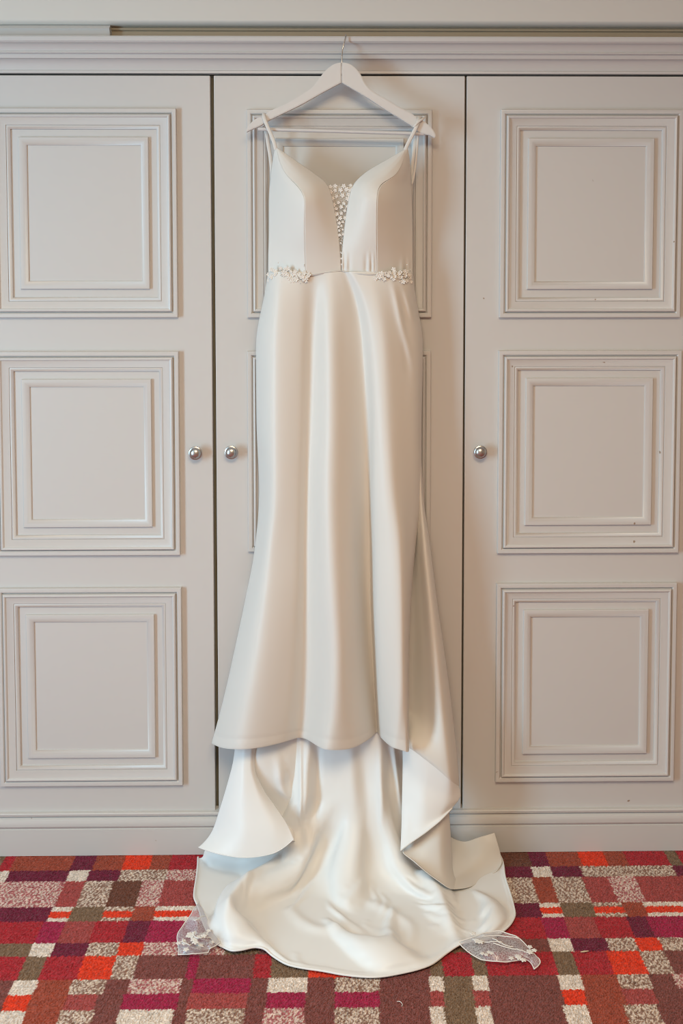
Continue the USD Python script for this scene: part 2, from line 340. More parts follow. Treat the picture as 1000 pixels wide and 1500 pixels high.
stile = [soft_box(WL, -0.604, 0.0, DT, ZBOT, ZT), soft_box(1.204, WR, 0.0, DT, ZBOT, ZT)]
for s in stile: obj('stile', s, paint, wr)
# cornice: fascia strip, cove, bead, top band
zz = lambda y, d: zpx(y, d)
cpro = [(0.02, zz(107.6, 0.004)), (-0.004, zz(107.6, 0.004)), (-0.004, zz(104.2, 0.004)), (-0.001, zz(103.4, 0.001)), (-0.002, zz(101, 0.002)), (-0.004, zz(95, 0.004)), (-0.009, zz(90, 0.009)), (-0.015, zz(87, 0.015)),
        (-0.018, zz(86.3, 0.018)), (-0.022, zz(85.8, 0.022)), (-0.024, zz(82, 0.024)), (-0.025, zz(79.6, 0.025)), (-0.030, zz(79, 0.03)), (-0.033, zz(77.6, 0.033)), (-0.032, zz(75.8, 0.032)), (-0.030, zz(75.2, 0.03)),
        (-0.032, zz(72, 0.032)), (-0.037, zz(67, 0.037)), (-0.044, zz(63.6, 0.044)), (-0.050, zz(62.6, 0.05)), (-0.054, zz(60, 0.054)), (-0.055, zz(55, 0.055)), (-0.053, zz(53, 0.053)), (-0.049, zz(52.5, 0.055)),
        (-0.041, zz(52.5, 0.055)), (-0.040, zz(55, 0.055)), (-0.030, zz(72, 0.03)), (0.02, zz(80, 0.02))]
obj('cornice', extrude_x(cpro, WL, WR), paint, wr, smooth=28)
zrec = zz(80, 0.02)
obj('cornice_backing', box(WL, WR, 0.000, 0.04, ZT + 0.02, zb0 + 0.02), khaki, wr, label='brownish board behind the cornice')
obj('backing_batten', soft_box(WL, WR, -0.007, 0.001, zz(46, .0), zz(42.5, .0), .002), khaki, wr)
# a filler strip above the cornice on the left, its end at a joint
xj = P(161, 42, 0.02)[0]
fz0, fz1 = zz(51, 0.03) - 0.02, zb0 - 0.002
obj('filler_strip', extrude_x([(0.019, fz0), (-0.022, fz0), (-0.024, fz1 - 0.016), (-0.028, fz1 - 0.010), (-0.022, fz1 - 0.004), (-0.016, fz1), (0.019, fz1)], WL + 0.001, xj), paint, wr, smooth=30)
# plinth
zp = lambda y, d=0.0: P(900, y, d)[2]
ppro = [(0.02, 0.0), (-0.010, 0.0), (-0.010, zp(1209.5, .01)), (-0.0085, zp(1208.8, .008)), (-0.0065, zp(1207.5, .006)), (-0.0125, zp(1205, .012)), (-0.0135, zp(1200, .013)), (-0.011, zp(1195, .011)), (-0.006, zp(1191.5, .006)), (-0.004, zp(1190.5, .004)), (-0.011, zp(1189.6, .011)), (-0.012, zp(1187, .012)), (-0.010, zp(1185.2, .01)), (0.02, zp(1185.2, .01))]
obj('plinth', extrude_x(ppro, WL, WR), paint, wr, smooth=28)

def frame(x0, x1, z0, z1, prof):
    """A mitred moulding frame: prof = (inset, projection) pairs swept round the rectangle."""
    v, f = [], []
    for s, h in prof:
        v += [(x0 + s, -h, z0 + s), (x1 - s, -h, z0 + s), (x1 - s, -h, z1 - s), (x0 + s, -h, z1 - s)]
    n = len(prof)
    for i in range(n - 1):
        for j in range(4):
            k = (j + 1) % 4
            a, b, c, d = i * 4 + j, i * 4 + k, (i + 1) * 4 + k, (i + 1) * 4 + j
            f += [(a, b, c), (a, c, d)]
    return trimesh.Trimesh(v, f, process=False)
OUT = [(0, -0.001), (0, 0.0105), (0.0012, 0.0120), (0.0045, 0.0125), (0.0090, 0.0120), (0.0112, 0.0095), (0.0120, 0.0060), (0.0132, 0.0060), (0.0138, 0.0125), (0.0150, 0.0150), (0.0175, 0.0160), (0.0200, 0.0150),
       (0.0215, 0.0128), (0.0235, 0.0118), (0.0290, 0.0098), (0.0345, 0.0085), (0.0380, 0.0080), (0.0386, 0.0060), (0.0396, 0.0072), (0.0415, 0.0078), (0.0440, 0.0070), (0.0460, 0.0050), (0.0475, 0.0035), (0.0480, -0.001)]
INN = [(0, -0.001), (0, 0.0055), (0.0012, 0.0070), (0.0060, 0.0074), (0.0100, 0.0070), (0.0118, 0.0060), (0.0130, 0.0058), (0.0160, 0.0045), (0.0185, 0.0025), (0.0190, -0.001)]
def W(px, py): q = P(px, py, 0.006); return q[0], q[2]
def rect(l, r, t, b):                       # photograph edges at mid-height / mid-width of the frame
    return W(l, (t + b) / 2)[0], W(r, (t + b) / 2)[0], W((l + r) / 2, b)[1], W((l + r) / 2, t)[1]
DOORS = [
    (-0.600, -0.0045, [rect(-13, 259.5, 159, 465), rect(-8, 263, 515, 813), rect(-1, 267, 861, 1150)], 286, 664),
    (0.0040, 0.5975, [rect(362, 632, 161, 465), rect(363, 630, 514, 807), rect(364, 627, 858, 1146)], 338.5, 663),
    (0.6020, 1.200, [rect(732, 997.5, 161, 465), rect(729, 995, 513.5, 809.5), rect(726, 988, 854, 1143.5)], 703.5, 662.5)]
kp = [(0.0, 0.0), (0.009, 0.0), (0.009, 0.003), (0.0055, 0.006), (0.005, 0.012), (0.008, 0.0150), (0.0165, 0.0165), (0.0178, 0.0185), (0.0170, 0.0205), (0.0145, 0.0215), (0.0138, 0.0222), (0.0125, 0.0250), (0.0085, 0.0275), (0.004, 0.0286), (0.0, 0.0290)]
def knob_mesh(x, z):
    m = trimesh.creation.revolve(np.array(kp) * [0.92, 1.0], sections=40)
    m.apply_transform(trimesh.transformations.rotation_matrix(math.pi / 2, (1, 0, 0)))   # +z -> -y
    m.apply_translation((x, 0, z)); return m
for k, (x0, x1, frames, kx, ky) in enumerate(DOORS):
    d = obj('door', soft_box(x0, x1, 0.0, DT, ZBOT + 0.001, ZT - 0.0042, 0.0012), paint, wr)
    for (a, b, c, e) in frames:
        obj('outer_moulding', frame(a, b, c, e, OUT), paint, d, smooth=28)
        s = 0.0665
        obj('inner_moulding', frame(a + s, b - s, c + s + 0.001, e - s, INN), paint, d, smooth=28)
    q = P(kx, ky, 0.02)
    obj('knob', knob_mesh(q[0], q[2]), nickel, d, smooth=35, label='round brushed nickel knob')

# the room's ceiling lamp, above the camera
cl = thing('ceiling_lamp', 'square opal panel lamp under the ceiling in front of the wardrobe', 'lamp')
lx, ly, h = LAMP[0], LAMP[1], 0.51
obj('diffuser', box(lx - h, lx + h, ly - h, ly + h, ZC - 0.055, ZC), opal, cl)
for a, b in (((-h - 0.03, -h), (-h - 0.03, h + 0.03)), ((h, h + 0.03), (-h - 0.03, h + 0.03)), ((-h, h), (-h - 0.03, -h)), ((-h, h), (h, h + 0.03))):
    obj('lamp_rim', box(lx + a[0], lx + a[1], ly + b[0], ly + b[1], ZC - 0.08, ZC), whitewood, cl)

# ------------------------------------------------------------------ the hanger
HD = 0.062
hg = thing('clothes_hanger', 'white wooden clothes hanger hooked over the wardrobe cornice, holding the dress', 'hanger')
up_l = [(500, 92), (492, 93.5), (483.5, 98), (473, 108), (464, 120), (455, 130.5), (446, 136.5), (422, 151), (389, 167.5), (386, 171), (379, 172.5), (366.5, 181.5), (361, 190.5), (361.5, 193.8)]
lo_l = [(372.5, 188.5), (380, 185.5), (390.5, 179), (440, 154.5), (477.5, 133.5), (500, 121.5)]
up_r = [(500, 92), (509, 93.2), (519, 99), (527, 108), (535, 123), (544.5, 133), (562, 143.5), (586, 158), (608, 170.5), (612, 175), (617, 176), (623, 180), (632, 188), (638, 199.6), (636, 202.5)]
lo_r = [(627.6, 198), (616, 195.5), (605, 187), (586, 174.5), (560, 158.5), (538, 144), (500, 121.5)]
def plate(poly_px, d0, d1, c=0.0022):
    """A rounded flat piece, outlined at its place, between distances d0 and d1 from the doors."""
    xz = np.array([P(x, y, (d0 + d1) / 2)[[0, 2]] for x, y in poly_px])
    poly = Polygon(xz).buffer(0)
    layers = [(poly.buffer(-c), d0, d0 + c), (poly, d0 + c, d1 - c)]
    ms = []
    for (off, ya) in ((c, 0.0), (c * 0.3, c * 0.3), (0, c)):
        pg = poly.buffer(-off) if off else poly
        e = trimesh.creation.extrude_polygon(pg, (d1 - d0) - 2 * ya, engine='earcut')
        v = e.vertices.copy(); e.vertices = np.c_[v[:, 0], -(d0 + ya + v[:, 2]), v[:, 1]]; trimesh.repair.fix_normals(e); ms.append(e)
    return cat(ms)
def dense(pts, n=70):
    p = np.array(pts, float); t = np.r_[0, np.cumsum(np.linalg.norm(np.diff(p, axis=0), axis=1))]
    return PchipInterpolator(t, p, axis=0)(np.linspace(0, t[-1], n))
left_poly = np.vstack([dense(up_l), dense(lo_l, 40)]); right_poly = np.vstack([dense(up_r), dense(lo_r, 40)])
left_poly[:, 0] = np.minimum(left_poly[:, 0], 499.8); right_poly[:, 0] = np.maximum(right_poly[:, 0], 500.3)
obj('arm', plate(left_poly, HD - 0.006, HD + 0.006), whitewood, hg, smooth=35)
obj('arm', plate(right_poly, HD - 0.006, HD + 0.006), whitewood, hg, smooth=35)
obj('trouser_bar', tube(np.linspace(P(378, 189, HD), P(621, 196, HD), 24), 0.0042, 14), whitewood, hg, smooth=True)
hk = [P(500.5, 97, HD), P(500.6, 88, HD), P(500.8, 79, HD + 0.001), P(502.0, 70, HD + 0.002), P(504.5, 60, HD + 0.001), P(506.0, 54, HD - 0.001)]
tip = hk[-1]; ztop = zc1 + 0.0018
hk += [np.array([tip[0] + 0.0005, -0.0575, ztop - 0.001]), np.array([tip[0] + 0.001, -0.050, ztop + 0.0012]), np.array([tip[0] + 0.001, -0.040, ztop + 0.0006]), np.array([tip[0] + 0.0005, -0.034, ztop - 0.006]), np.array([tip[0], -0.033, ztop - 0.014])]
obj('hook', tube(spline(hk, 60), 0.0016, 10, ny=(1, 0.1, 0)), steel, hg, smooth=True)

# ------------------------------------------------------------------ the dress
dr = thing('wedding_dress', 'ivory sleeveless wedding dress with a lace plunge insert and a train spread on the carpet', 'dress')
def rowd(y, *kd): return [P(x, y, d) for x, d in kd]
def pts(*q): return [P(*a) for a in q]
# bodice panels (top = strap point, bottom = waist seam)
side_l = [((403, 217, .070), (405.5, 217, .072)), ((399, 240, .060), (411, 241, .088)), ((397, 256, .055), (420, 257, .103)), ((395, 275, .050), (438, 275, .125)), ((394, 292, .050), (447, 292, .137)),
          ((394, 315, .050), (446, 315, .130)), ((394, 348, .050), (446, 348, .115)), ((393, 375, .050), (447, 375, .101)), ((393, 408, .050), (448, 405, .094))]
cup_l = [((405.5, 217, .072), (407, 217.5, .072)), ((411, 241, .088), (436, 238, .084)), ((420, 257, .103), (462, 256, .088)), ((438, 275, .125), (481, 273, .092)), ((447, 292, .137), (486, 292, .092)),
         ((446, 315, .130), (491, 315, .090)), ((446, 348, .115), (496, 348, .088)), ((447, 375, .101), (498.3, 375, .087)), ((448, 405, .094), (499.6, 398, .086))]
side_r = [((597, 219, .070), (594, 219, .072)), ((600, 240, .060), (588, 242, .088)), ((601, 256, .055), (579, 257, .103)), ((602, 275, .050), (555, 273, .125)), ((603, 292, .050), (552, 290, .137)),
          ((603.5, 315, .050), (551.5, 315, .130)), ((604, 348, .050), (551.5, 348, .117)), ((604, 375, .050), (552, 375, .104)), ((604, 408, .050), (552, 403, .096))]
cup_r = [((594, 219, .072), (592, 219.5, .072)), ((588, 242, .088), (564, 236, .084)), ((579, 257, .103), (538, 251, .088)), ((555, 273, .125), (516, 273, .092)), ((552, 290, .137), (511, 292, .092)),
         ((551.5, 315, .130), (507, 315, .090)), ((551.5, 348, .117), (503, 348, .088)), ((552, 375, .104), (500.8, 375, .087)), ((552, 403, .096), (500.3, 398, .086))]
def panel(spec, bulge, flip=False):
    rows = []
    for k, (a, b) in enumerate(spec):
        a, b = np.array(a), np.array(b); r = []
        for u in np.linspace(0, 1, 7):
            q = a + (b - a) * u
            q[2] += bulge * math.sin(math.pi * u) * min(1, abs(b[0] - a[0]) / 45) * (1 - .85 * max(0, (k - 3) / (len(spec) - 4)) ** 1.2)
            r.append(P(*q))
        rows.append(r[::-1] if flip else r)
    return loft(rows, 40, 90, 1.0, 3.0)
def pucker(G, waves, start=0.0):
    v, u = np.meshgrid(np.linspace(0, 1, G.shape[0]), np.linspace(0, 1, G.shape[1]), indexing='ij')
    a = .0022 * np.sin(2 * math.pi * waves * (u + .12 * np.sin(7 * u)) + 1.2) * (.5 + .5 * np.sin(9 * u + 1)) * np.clip((v - .84) / .1, 0, 1) * np.clip((1.0 - v) / .03, .3, 1) * np.clip((u - start + .3) / .3, 0, 1)
    G = G.copy(); G[..., 1] -= a; return G
G = panel(side_l, 0.012); obj('bodice_side', solid(G, 0.002), ivory, dr, smooth=True)
G = panel(cup_l, 0.010); obj('bodice_cup', solid(G, 0.002), ivory, dr, smooth=True)
G = pucker(panel(cup_r, 0.014, True), 4.5); obj('bodice_cup', solid(G, 0.002), ivory, dr, smooth=True)
G = pucker(panel(side_r, 0.010, True), 3.5, .5); obj('bodice_side', solid(G, 0.002), ivory, dr, smooth=True)

# back of the bodice and skirt: a flat fall close to the doors
back = [pts((398, 352, .047), (440, 358, .030), (500, 368, .026), (560, 358, .030), (599, 352, .047)),
        pts((396, 400, .047), (440, 400, .030), (500, 400, .028), (560, 400, .030), (601, 400, .047)),
        pts((379, 500, .034), (440, 500, .028), (500, 500, .030), (560, 500, .028), (615, 500, .038)),
        pts((380, 620, .034), (440, 620, .026), (500, 620, .030), (560, 620, .026), (613, 620, .040)),
        pts((382, 740, .034), (440, 740, .026), (500, 740, .032), (560, 740, .026), (616, 740, .044)),
        pts((352, 920, .040), (430, 920, .030), (500, 920, .036), (570, 920, .030), (640, 920, .060)),
        pts((330, 1060, .045), (420, 1060, .034), (500, 1060, .045), (580, 1060, .034), (655, 1060, .070))]
obj('skirt_back', solid(loft(back, 60, 120, 2, 2), 0.0012), ivory, dr, smooth=True)

# front of the skirt
A = [rowd(398, (393, .050), (397, .068), (412, .086), (440, .093), (460, .090), (482, .092), (497, .089), (504, .087), (507, .088), (514, .097), (535, .098), (565, .094), (592, .076), (604, .050)),
     rowd(440, (386, .040), (391, .065), (408, .090), (440, .095), (460, .090), (484, .099), (505, .093), (519, .081), (523, .082), (533, .101), (550, .102), (575, .095), (600, .073), (609, .040)),
     rowd(500, (375, .035), (381, .062), (404, .092), (440, .096), (457, .090), (484, .108), (508, .096), (528, .078), (532, .079), (543, .105), (560, .107), (585, .095), (610, .071), (619, .040)),
     rowd(620, (376, .035), (382, .065), (403, .098), (438, .098), (454, .092), (484, .121), (510, .105), (533, .072), (539, .074), (548, .109), (566, .117), (596, .094), (611, .071), (617, .042)),
     rowd(720, (380, .035), (386, .065), (403, .101), (436, .100), (450, .093), (482, .131), (512, .108), (534, .067), (541, .067), (546, .106), (572, .131), (600, .098), (612, .071), (617, .050)),
     rowd(800, (374, .035), (380, .065), (396, .102), (434, .101), (449, .093), (484, .139), (514, .112), (534, .062), (543, .060), (547, .106), (582, .144), (600, .116), (607, .086), (608, .062)),
     rowd(880, (359, .040), (366, .070), (388, .111), (432, .104), (448, .093), (488, .146), (516, .118), (537, .060), (544, .057), (548, .110), (585, .153), (597, .136), (601, .102), (601.5, .072)),
     rowd(960, (342, .045), (350, .075), (378, .119), (428, .105), (448, .090), (492, .151), (518, .122), (541, .062), (547, .055), (551, .110), (586, .159), (595.5, .149), (598, .122), (598.5, .088)),
     rowd(1030, (326, .050), (335, .080), (366, .123), (422, .104), (445, .083), (490, .153), (518, .130), (544, .068), (550, .052), (554, .100), (585, .161), (595, .159), (597.5, .137), (598, .102)),
     pts((310, 1089, .050), (322, 1095, .085), (355, 1097.5, .125), (415, 1087, .100), (440, 1080, .075), (480, 1098.5, .153), (515, 1096, .136), (545, 1079, .078), (552, 1072, .050), (556, 1078, .080), (578, 1096, .152), (594, 1101, .166), (597, 1101.5, .160), (598.5, 1100, .130))]
uA = [0, .03, .10, .22, .30, .42, .52, .60, .65, .70, .80, .90, .96, 1.0]
for k in range(1, len(A)):
    dl = np.array([0, 0, .015, .001, -.011, .006, -.001, 0, 0, .002, .008, -.001, 0, 0]) * (min(1, .4 + .3 * k))
    A[k] = [p + (EYE - p) / np.linalg.norm(EYE - p) * e for p, e in zip(A[k], dl)]
GA = loft(A, 260, 240, 4.0, 5.0, us=uA)
def px_of(Q):
    d = Q - EYE; z = d @ FWD; return 500 + FPX * (d @ RIGHT) / z, PPY - FPX * (d @ UP) / z
def crease(G, paths):
    x, y = px_of(G); p = np.stack([x, y], -1); G = G.copy()
    for a, b, wd, ht in paths:
        a, b = np.array(a, float), np.array(b, float); ab = b - a; t = np.clip(((p - a) @ ab) / (ab @ ab), 0, 1)
        dd = np.linalg.norm(p - (a + t[..., None] * ab), axis=-1)
        G[..., 1] -= ht * np.exp(-(dd / wd) ** 2) * np.sin(math.pi * np.clip(t, .03, .97)) ** .7
    return G
GA = crease(GA, [((574, 412), (601, 530), 5, .006), ((592, 425), (604, 470), 4, .004), ((588, 440), (598, 560), 6, -.003), ((470, 408), (474, 520), 8, .002)])
GA[-6:-4, :, 1] += .0009
obj('skirt_front', solid(GA, 0.0016), ivory, dr, smooth=True)
# right outer fall with its turned-up corner
B = [rowd(640, (592, .060), (606, .060), (611, .060), (614, .055), (616.5, .040)),
     rowd(720, (592, .055), (606, .050), (612, .058), (616, .062), (619, .045)),
     rowd(800, (588, .050), (604, .045), (613, .060), (622, .082), (629.5, .060)),
     rowd(880, (585, .050), (603, .045), (617, .066), (630, .097), (639.5, .070)),
     rowd(960, (585, .050), (603, .046), (621, .076), (638, .108), (651, .075)),
     rowd(1040, (585, .060), (602, .055), (624, .085), (645, .118), (661.5, .080)),
     pts((588, 1085, .085), (599, 1092, .115), (628, 1114, .138), (655, 1138, .145), (672, 1152, .110)),
     pts((589, 1090, .079), (600, 1097, .109), (628, 1119, .131), (654, 1142, .138), (671, 1155, .104))]
GB0 = loft(B, 90, 220, 2.5, 1.5, us=[0, .25, .5, .78, 1])
obj('skirt_side', solid(GB0, 0.0016), ivory, dr, smooth=True)
B = [pts((589, 1086, .081), (600, 1094, .112), (628, 1115.5, .135), (655, 1139, .143), (672, 1152, .108)),
     pts((590, 1112, .085), (601, 1127, .110), (626, 1147, .135), (653, 1160, .140), (674, 1164, .116)),
     pts((589, 1160, .110), (603, 1172, .130), (625, 1180, .148), (650, 1178, .145), (671.5, 1171, .122)),
     pts((588, 1210, .140), (600, 1215, .153), (620, 1210, .160), (641, 1198, .153), (664.5, 1180, .128)),
     pts((586.5, 1246, .170), (598, 1237, .172), (618, 1223, .171), (640, 1206, .162), (662, 1184, .133))]
GB = loft(B, 90, 120, 2.5, 2.5, us=[0, .25, .5, .78, 1])
obj('skirt_flap', solid(GB, 0.0016), lining, dr, smooth=True, label='right corner of the skirt turned out')
Gf = [pts((600, 1212, .125), (620, 1202, .130), (640, 1188, .130), (656, 1178, .115)),
      pts((590, 1241, .145), (612, 1238, .148), (640, 1224, .150), (659, 1214, .118)),
      pts((590, 1249, .163), (615, 1257, .166), (642, 1257, .162), (660.5, 1244, .120)),
      pts((600, 1257, .172), (620, 1270, .178), (645, 1279, .174), (662, 1271, .126)),
      pts((610, 1265, .188), (630, 1282, .194), (652, 1298, .194), (672, 1302, .160))]
obj('skirt_side', solid(loft(Gf, 60, 80, 2, 2), 0.0016), ivory, dr, smooth=True)
def nearer(rows, e): return [[p + (EYE - p) / np.linalg.norm(EYE - p) * e for p in r] for r in rows]
H = [pts((652, 1222, .030), (680, 1233, .018), (700, 1227, .018), (724, 1220, .018)),
     pts((652, 1255, .080), (685, 1255, .060), (710, 1247, .048), (731, 1244, .032)),
     pts((648, 1288, .140), (680, 1283, .110), (712, 1273, .080), (735, 1261, .052)),
     pts((646, 1302, .175), (680, 1301, .156), (705, 1291, .116), (728, 1275, .084))]
obj('train_fold', solid(loft(nearer(H, .014), 60, 60, 2, 2), 0.0016), ivory, dr, smooth=True)
# left side: the outer fabric behind, and the flap turned out over it
E_ = [pts((345, 1080, .045), (380, 1080, .060), (415, 1075, .055), (441, 1068, .040)),
      pts((345, 1113, .062), (380, 1116, .086), (415, 1113, .072), (440, 1108, .048)),
      pts((337, 1150, .066), (380, 1150, .088), (413, 1146, .084), (441, 1145, .048)),
      pts((330, 1185, .062), (380, 1185, .084), (418, 1185, .084), (438, 1190, .055)),
      pts((330, 1228, .090), (390, 1233, .115), (424, 1231, .115), (436, 1236, .085))]
GE = loft(E_, 80, 120, 3, 3)
nn = gnormals(GE); vv, uu = np.meshgrid(np.linspace(0, 1, 120), np.linspace(0, 1, 80), indexing='ij')
wr_ = 0.007 * np.exp(-((uu - .62 - .25 * (vv - .35)) / .07) ** 2 - ((vv - .36) / .16) ** 2) - 0.006 * np.exp(-((uu - .78) / .06) ** 2 - ((vv - .45) / .1) ** 2) + 0.005 * np.exp(-((vv - .55 - .3 * (uu - .7)) / .05) ** 2 - ((uu - .75) / .15) ** 2)
GE = GE + np.array([0, -1, 0]) * wr_[..., None]
obj('skirt_side', solid(GE, 0.0014), lining, dr, smooth=True)
D = [pts((345, 1085, .060), (352, 1085, .072), (360, 1085, .078), (368, 1085, .078), (376, 1085, .068)),
     pts((342, 1113, .071), (350, 1114, .088), (358, 1116, .096), (366, 1118, .097), (373, 1122, .088)),
     pts((334, 1145, .085), (346, 1147, .106), (359, 1148, .116), (372, 1150, .116), (383, 1152, .104)),
     pts((322, 1185, .095), (340, 1188, .125), (362, 1190, .140), (386, 1190, .142), (405, 1184, .126)),
     pts((309, 1221, .105), (333, 1224, .140), (362, 1226, .160), (396, 1222, .162), (422, 1210, .146)),
     pts((291, 1241, .120), (322, 1251, .155), (357, 1256, .170), (396, 1251, .173), (430, 1229, .160))]
GD = loft(D, 90, 110, 3, 3)
obj('skirt_flap', solid(GD, 0.0016), lining, dr, smooth=True, label='left corner of the skirt turned out')

# the train: lining falling behind the hem, then spread over the carpet
hem_px = [(290, 1256), (288.5, 1279), (284, 1312), (290, 1328), (299, 1356), (318, 1383), (332, 1390), (346, 1393), (362, 1390), (379, 1386.5), (389, 1391), (398.5, 1400), (420.5, 1413), (445, 1418.5), (470, 1422), (508, 1428.6), (547, 1431.4), (591, 1425), (629.5, 1413.8), (657, 1394.5), (673.5, 1383), (690, 1379), (706.5, 1378), (728.5, 1370), (748, 1353), (754, 1337), (748, 1312), (740, 1287), (736, 1262), (732, 1253)]
hem3 = [PZ(x, y, 0.006 + (0.006 if 340 < x < 395 or 670 < x < 715 else 0)) for x, y in hem_px]
Z = lambda *q: [PZ(*a) for a in q]
T = [rowd(1066, (430, .042), (452, .050), (470, .050), (490, .056), (510, .056), (530, .050), (555, .050), (575, .044), (594, .038)),
     rowd(1130, (424, .050), (446, .072), (466, .060), (490, .066), (512, .070), (535, .058), (556, .066), (577, .048), (594, .038)),
     rowd(1190, (414, .062), (440, .104), (462, .082), (488, .088), (515, .095), (540, .086), (563, .094), (586, .066), (606, .048)),
     pts((300, 1243, .040), (372, 1239, .085), (428, 1242, .155), (455, 1242, .125), (487, 1242, .130), (520, 1242, .138), (550, 1242, .132), (580, 1246, .130), (612, 1256, .10), (665, 1246, .045))]
def even(r, n=60, us=None):
    r = np.asarray(r); u = np.r_[0, np.cumsum(np.linalg.norm(np.diff(r, axis=0), axis=1))]; return PchipInterpolator(u / u[-1], r, axis=0)(np.linspace(0, 1, n))
r3, rh = even(T[3]), even(hem3)
for f, z in ((.36, .038), (.66, .024), (.88, .015)):
    q = r3 * (1 - f) + rh * f; q[:, 2] = np.maximum(.006, z * np.clip(np.sin(np.linspace(0.02, .98, 60) * math.pi) * 1.6, .3, 1)); T.append(q)
T.append(rh)
GT = crease(loft(T, 320, 300, 1.5, 7, chord=True), [((440, 1075), (441, 1250), 3, .006), ((452, 1070), (446, 1260), 6, .007), ((466, 1080), (462, 1240), 6, -.006), ((574, 1075), (588, 1190), 3.5, .009), ((566, 1080), (572, 1215), 6, -.007), ((556, 1075), (560, 1230), 5, .006), ((515, 1090), (530, 1250), 10, .004)])
xy = GT[..., :2]
def seg_d(p, a, b):
    ab = b - a; t = np.clip(((p - a) @ ab) / (ab @ ab), 0, 1)
    return np.linalg.norm(p - (a + t[..., None] * ab), axis=-1), t
RIDGES = [  # (path in floor pixels, width m, height m)
    ([(438, 1225), (418, 1258), (388, 1286), (362, 1312), (340, 1352), (330, 1384)], .015, .026),
    ([(430, 1335), (470, 1346), (505, 1338)], .014, .008), ([(548, 1345), (575, 1362), (590, 1388)], .012, .010), ([(515, 1320), (545, 1306), (566, 1318)], .010, .009),
    ([(622, 1290), (642, 1308), (658, 1342), (672, 1376)], .014, .020),
    ([(600, 1300), (622, 1322), (640, 1352)], .010, .007),
    ([(440, 1385), (520, 1402), (600, 1395)], .016, .006),
    ([(520, 1385), (570, 1372), (600, 1380)], .010, .006),
    ([(690, 1330), (735, 1342)], .014, .008), ([(700, 1300), (728, 1330)], .010, .006),
    ([(404, 1384), (375, 1372), (345, 1345)], .014, .011),
    ([(300, 1300), (330, 1290), (365, 1285)], .012, .008)]
add = np.zeros(GT.shape[:2])
vv = np.linspace(0, 1, GT.shape[0])[:, None]
for path, wd, ht in RIDGES:
    q = [PZ(x, y, 0.02)[:2] for x, y in spline(np.array(path, float), 12)]
    dd = np.min([seg_d(xy, np.array(a), np.array(b))[0] for a, b in zip(q[:-1], q[1:])], axis=0)
    add = np.maximum(add, ht * np.exp(-(dd / wd) ** 2)) * 0.5 + 0.5 * (add + ht * np.exp(-(dd / wd) ** 2))
noise3 = meshkit.noise(np.c_[xy.reshape(-1, 2) * 16, np.zeros(xy.shape[0] * xy.shape[1])]).reshape(add.shape)
low = np.clip((0.12 - GT[..., 2]) / 0.08, 0, 1)
edge = np.clip((1 - vv) / 0.10, 0, 1) ** 0.8
GT[..., 2] += add * .95 * low * edge
GT[..., 2] = np.maximum(GT[..., 2], 0.004)
def settle(G, free, ex_u, ex_v, iters, floor_z, seed):
    """Lets the cloth grid buckle and come to rest: slightly too much cloth, gravity, the floor; free is 0 where it is held."""
    X = G.copy(); w_ = free[..., None]; r = np.random.default_rng(seed)
    links = []
    for di, dj, k in ((0, 1, 1.), (1, 0, 1.), (1, 1, .5), (1, -1, .5), (0, 3, .16), (3, 0, .16), (0, 6, .14), (6, 0, .14), (0, 10, .08), (10, 0, .08)):
        a = X[max(0, 0):X.shape[0] - di, max(0, -dj):X.shape[1] - max(0, dj)]; b = X[di:, max(0, dj):X.shape[1] + min(0, dj)]
        f = 0.5 * ((ex_u if di == 0 else ex_v if dj == 0 else (ex_u + ex_v) / 2))
        fa, fb = f[:a.shape[0], max(0, -dj):][:, :a.shape[1]], f[di:, max(0, dj):][:, :a.shape[1]]
        links.append((di, dj, k, np.linalg.norm(a - b, axis=-1) * (fa + fb)))
    X[..., 2] += w_[..., 0] * gaussian_filter1d(gaussian_filter1d(r.normal(0, .03, X.shape[:2]), 4, 0), 4, 1)
    V = np.zeros_like(X)
    for it in range(iters):
        V[..., 2] -= .00006; old = X.copy(); X = X + w_ * V * .96
        for di, dj, k, rest in links:
            step = max(di, abs(dj)); n0, n1 = rest.shape
            for par in range(2):
                idx = (np.arange(n0 if di else n1) // step) % 2 == par
                sa = (slice(0, n0), slice(max(0, -dj), max(0, -dj) + n1)); sb = (slice(di, di + n0), slice(max(0, dj), max(0, dj) + n1))
                A_, B_ = X[sa], X[sb]; d = B_ - A_; l = np.linalg.norm(d, axis=-1, keepdims=True) + 1e-9
                wa, wb = w_[sa], w_[sb]; c = k * (l - rest[..., None]) / l / np.maximum(wa + wb, 1e-6) * d
                sel = (idx[:, None] if di else idx[None, :])[..., None]
                X[sa] = A_ + np.where(sel, wa * c, 0); X[sb] = X[sb] - np.where(sel, wb * c, 0)
        X[..., 2] = np.maximum(X[..., 2], floor_z)
        X[..., 1] = np.minimum(X[..., 1], np.where(X[..., 2] > .0, -.020, X[..., 1]))
        V = X - old
    return X
from scipy.ndimage import zoom
SM = (110, 120)
def resize(a, sh):
    return np.stack([zoom(a[..., k], (sh[0] / a.shape[0], sh[1] / a.shape[1]), order=3, grid_mode=False) for k in range(a.shape[-1])], -1)
small = resize(GT, SM); v_ = np.linspace(0, 1, SM[0])[:, None] * np.ones(SM[1])[None]
u_ = np.linspace(0, 1, SM[1])[None] * np.ones(SM[0])[:, None]
free = np.clip((v_ - .30) / .15, 0, 1) * np.clip((1 - v_) / .05, 0, 1) * np.clip(u_ / .08, 0, 1) * np.clip((1 - u_) / .08, 0, 1)
ex = 1 + .085 * np.clip((v_ - .45) / .2, 0, 1) * np.clip((1 - v_) / .08, 0, 1) * np.clip((u_ - .06) / .12, 0, 1) * np.clip((.88 - u_) / .12, 0, 1)
small = settle(small, free, ex, 1 + (ex - 1) * 1.2, 110, 0.004, 11)
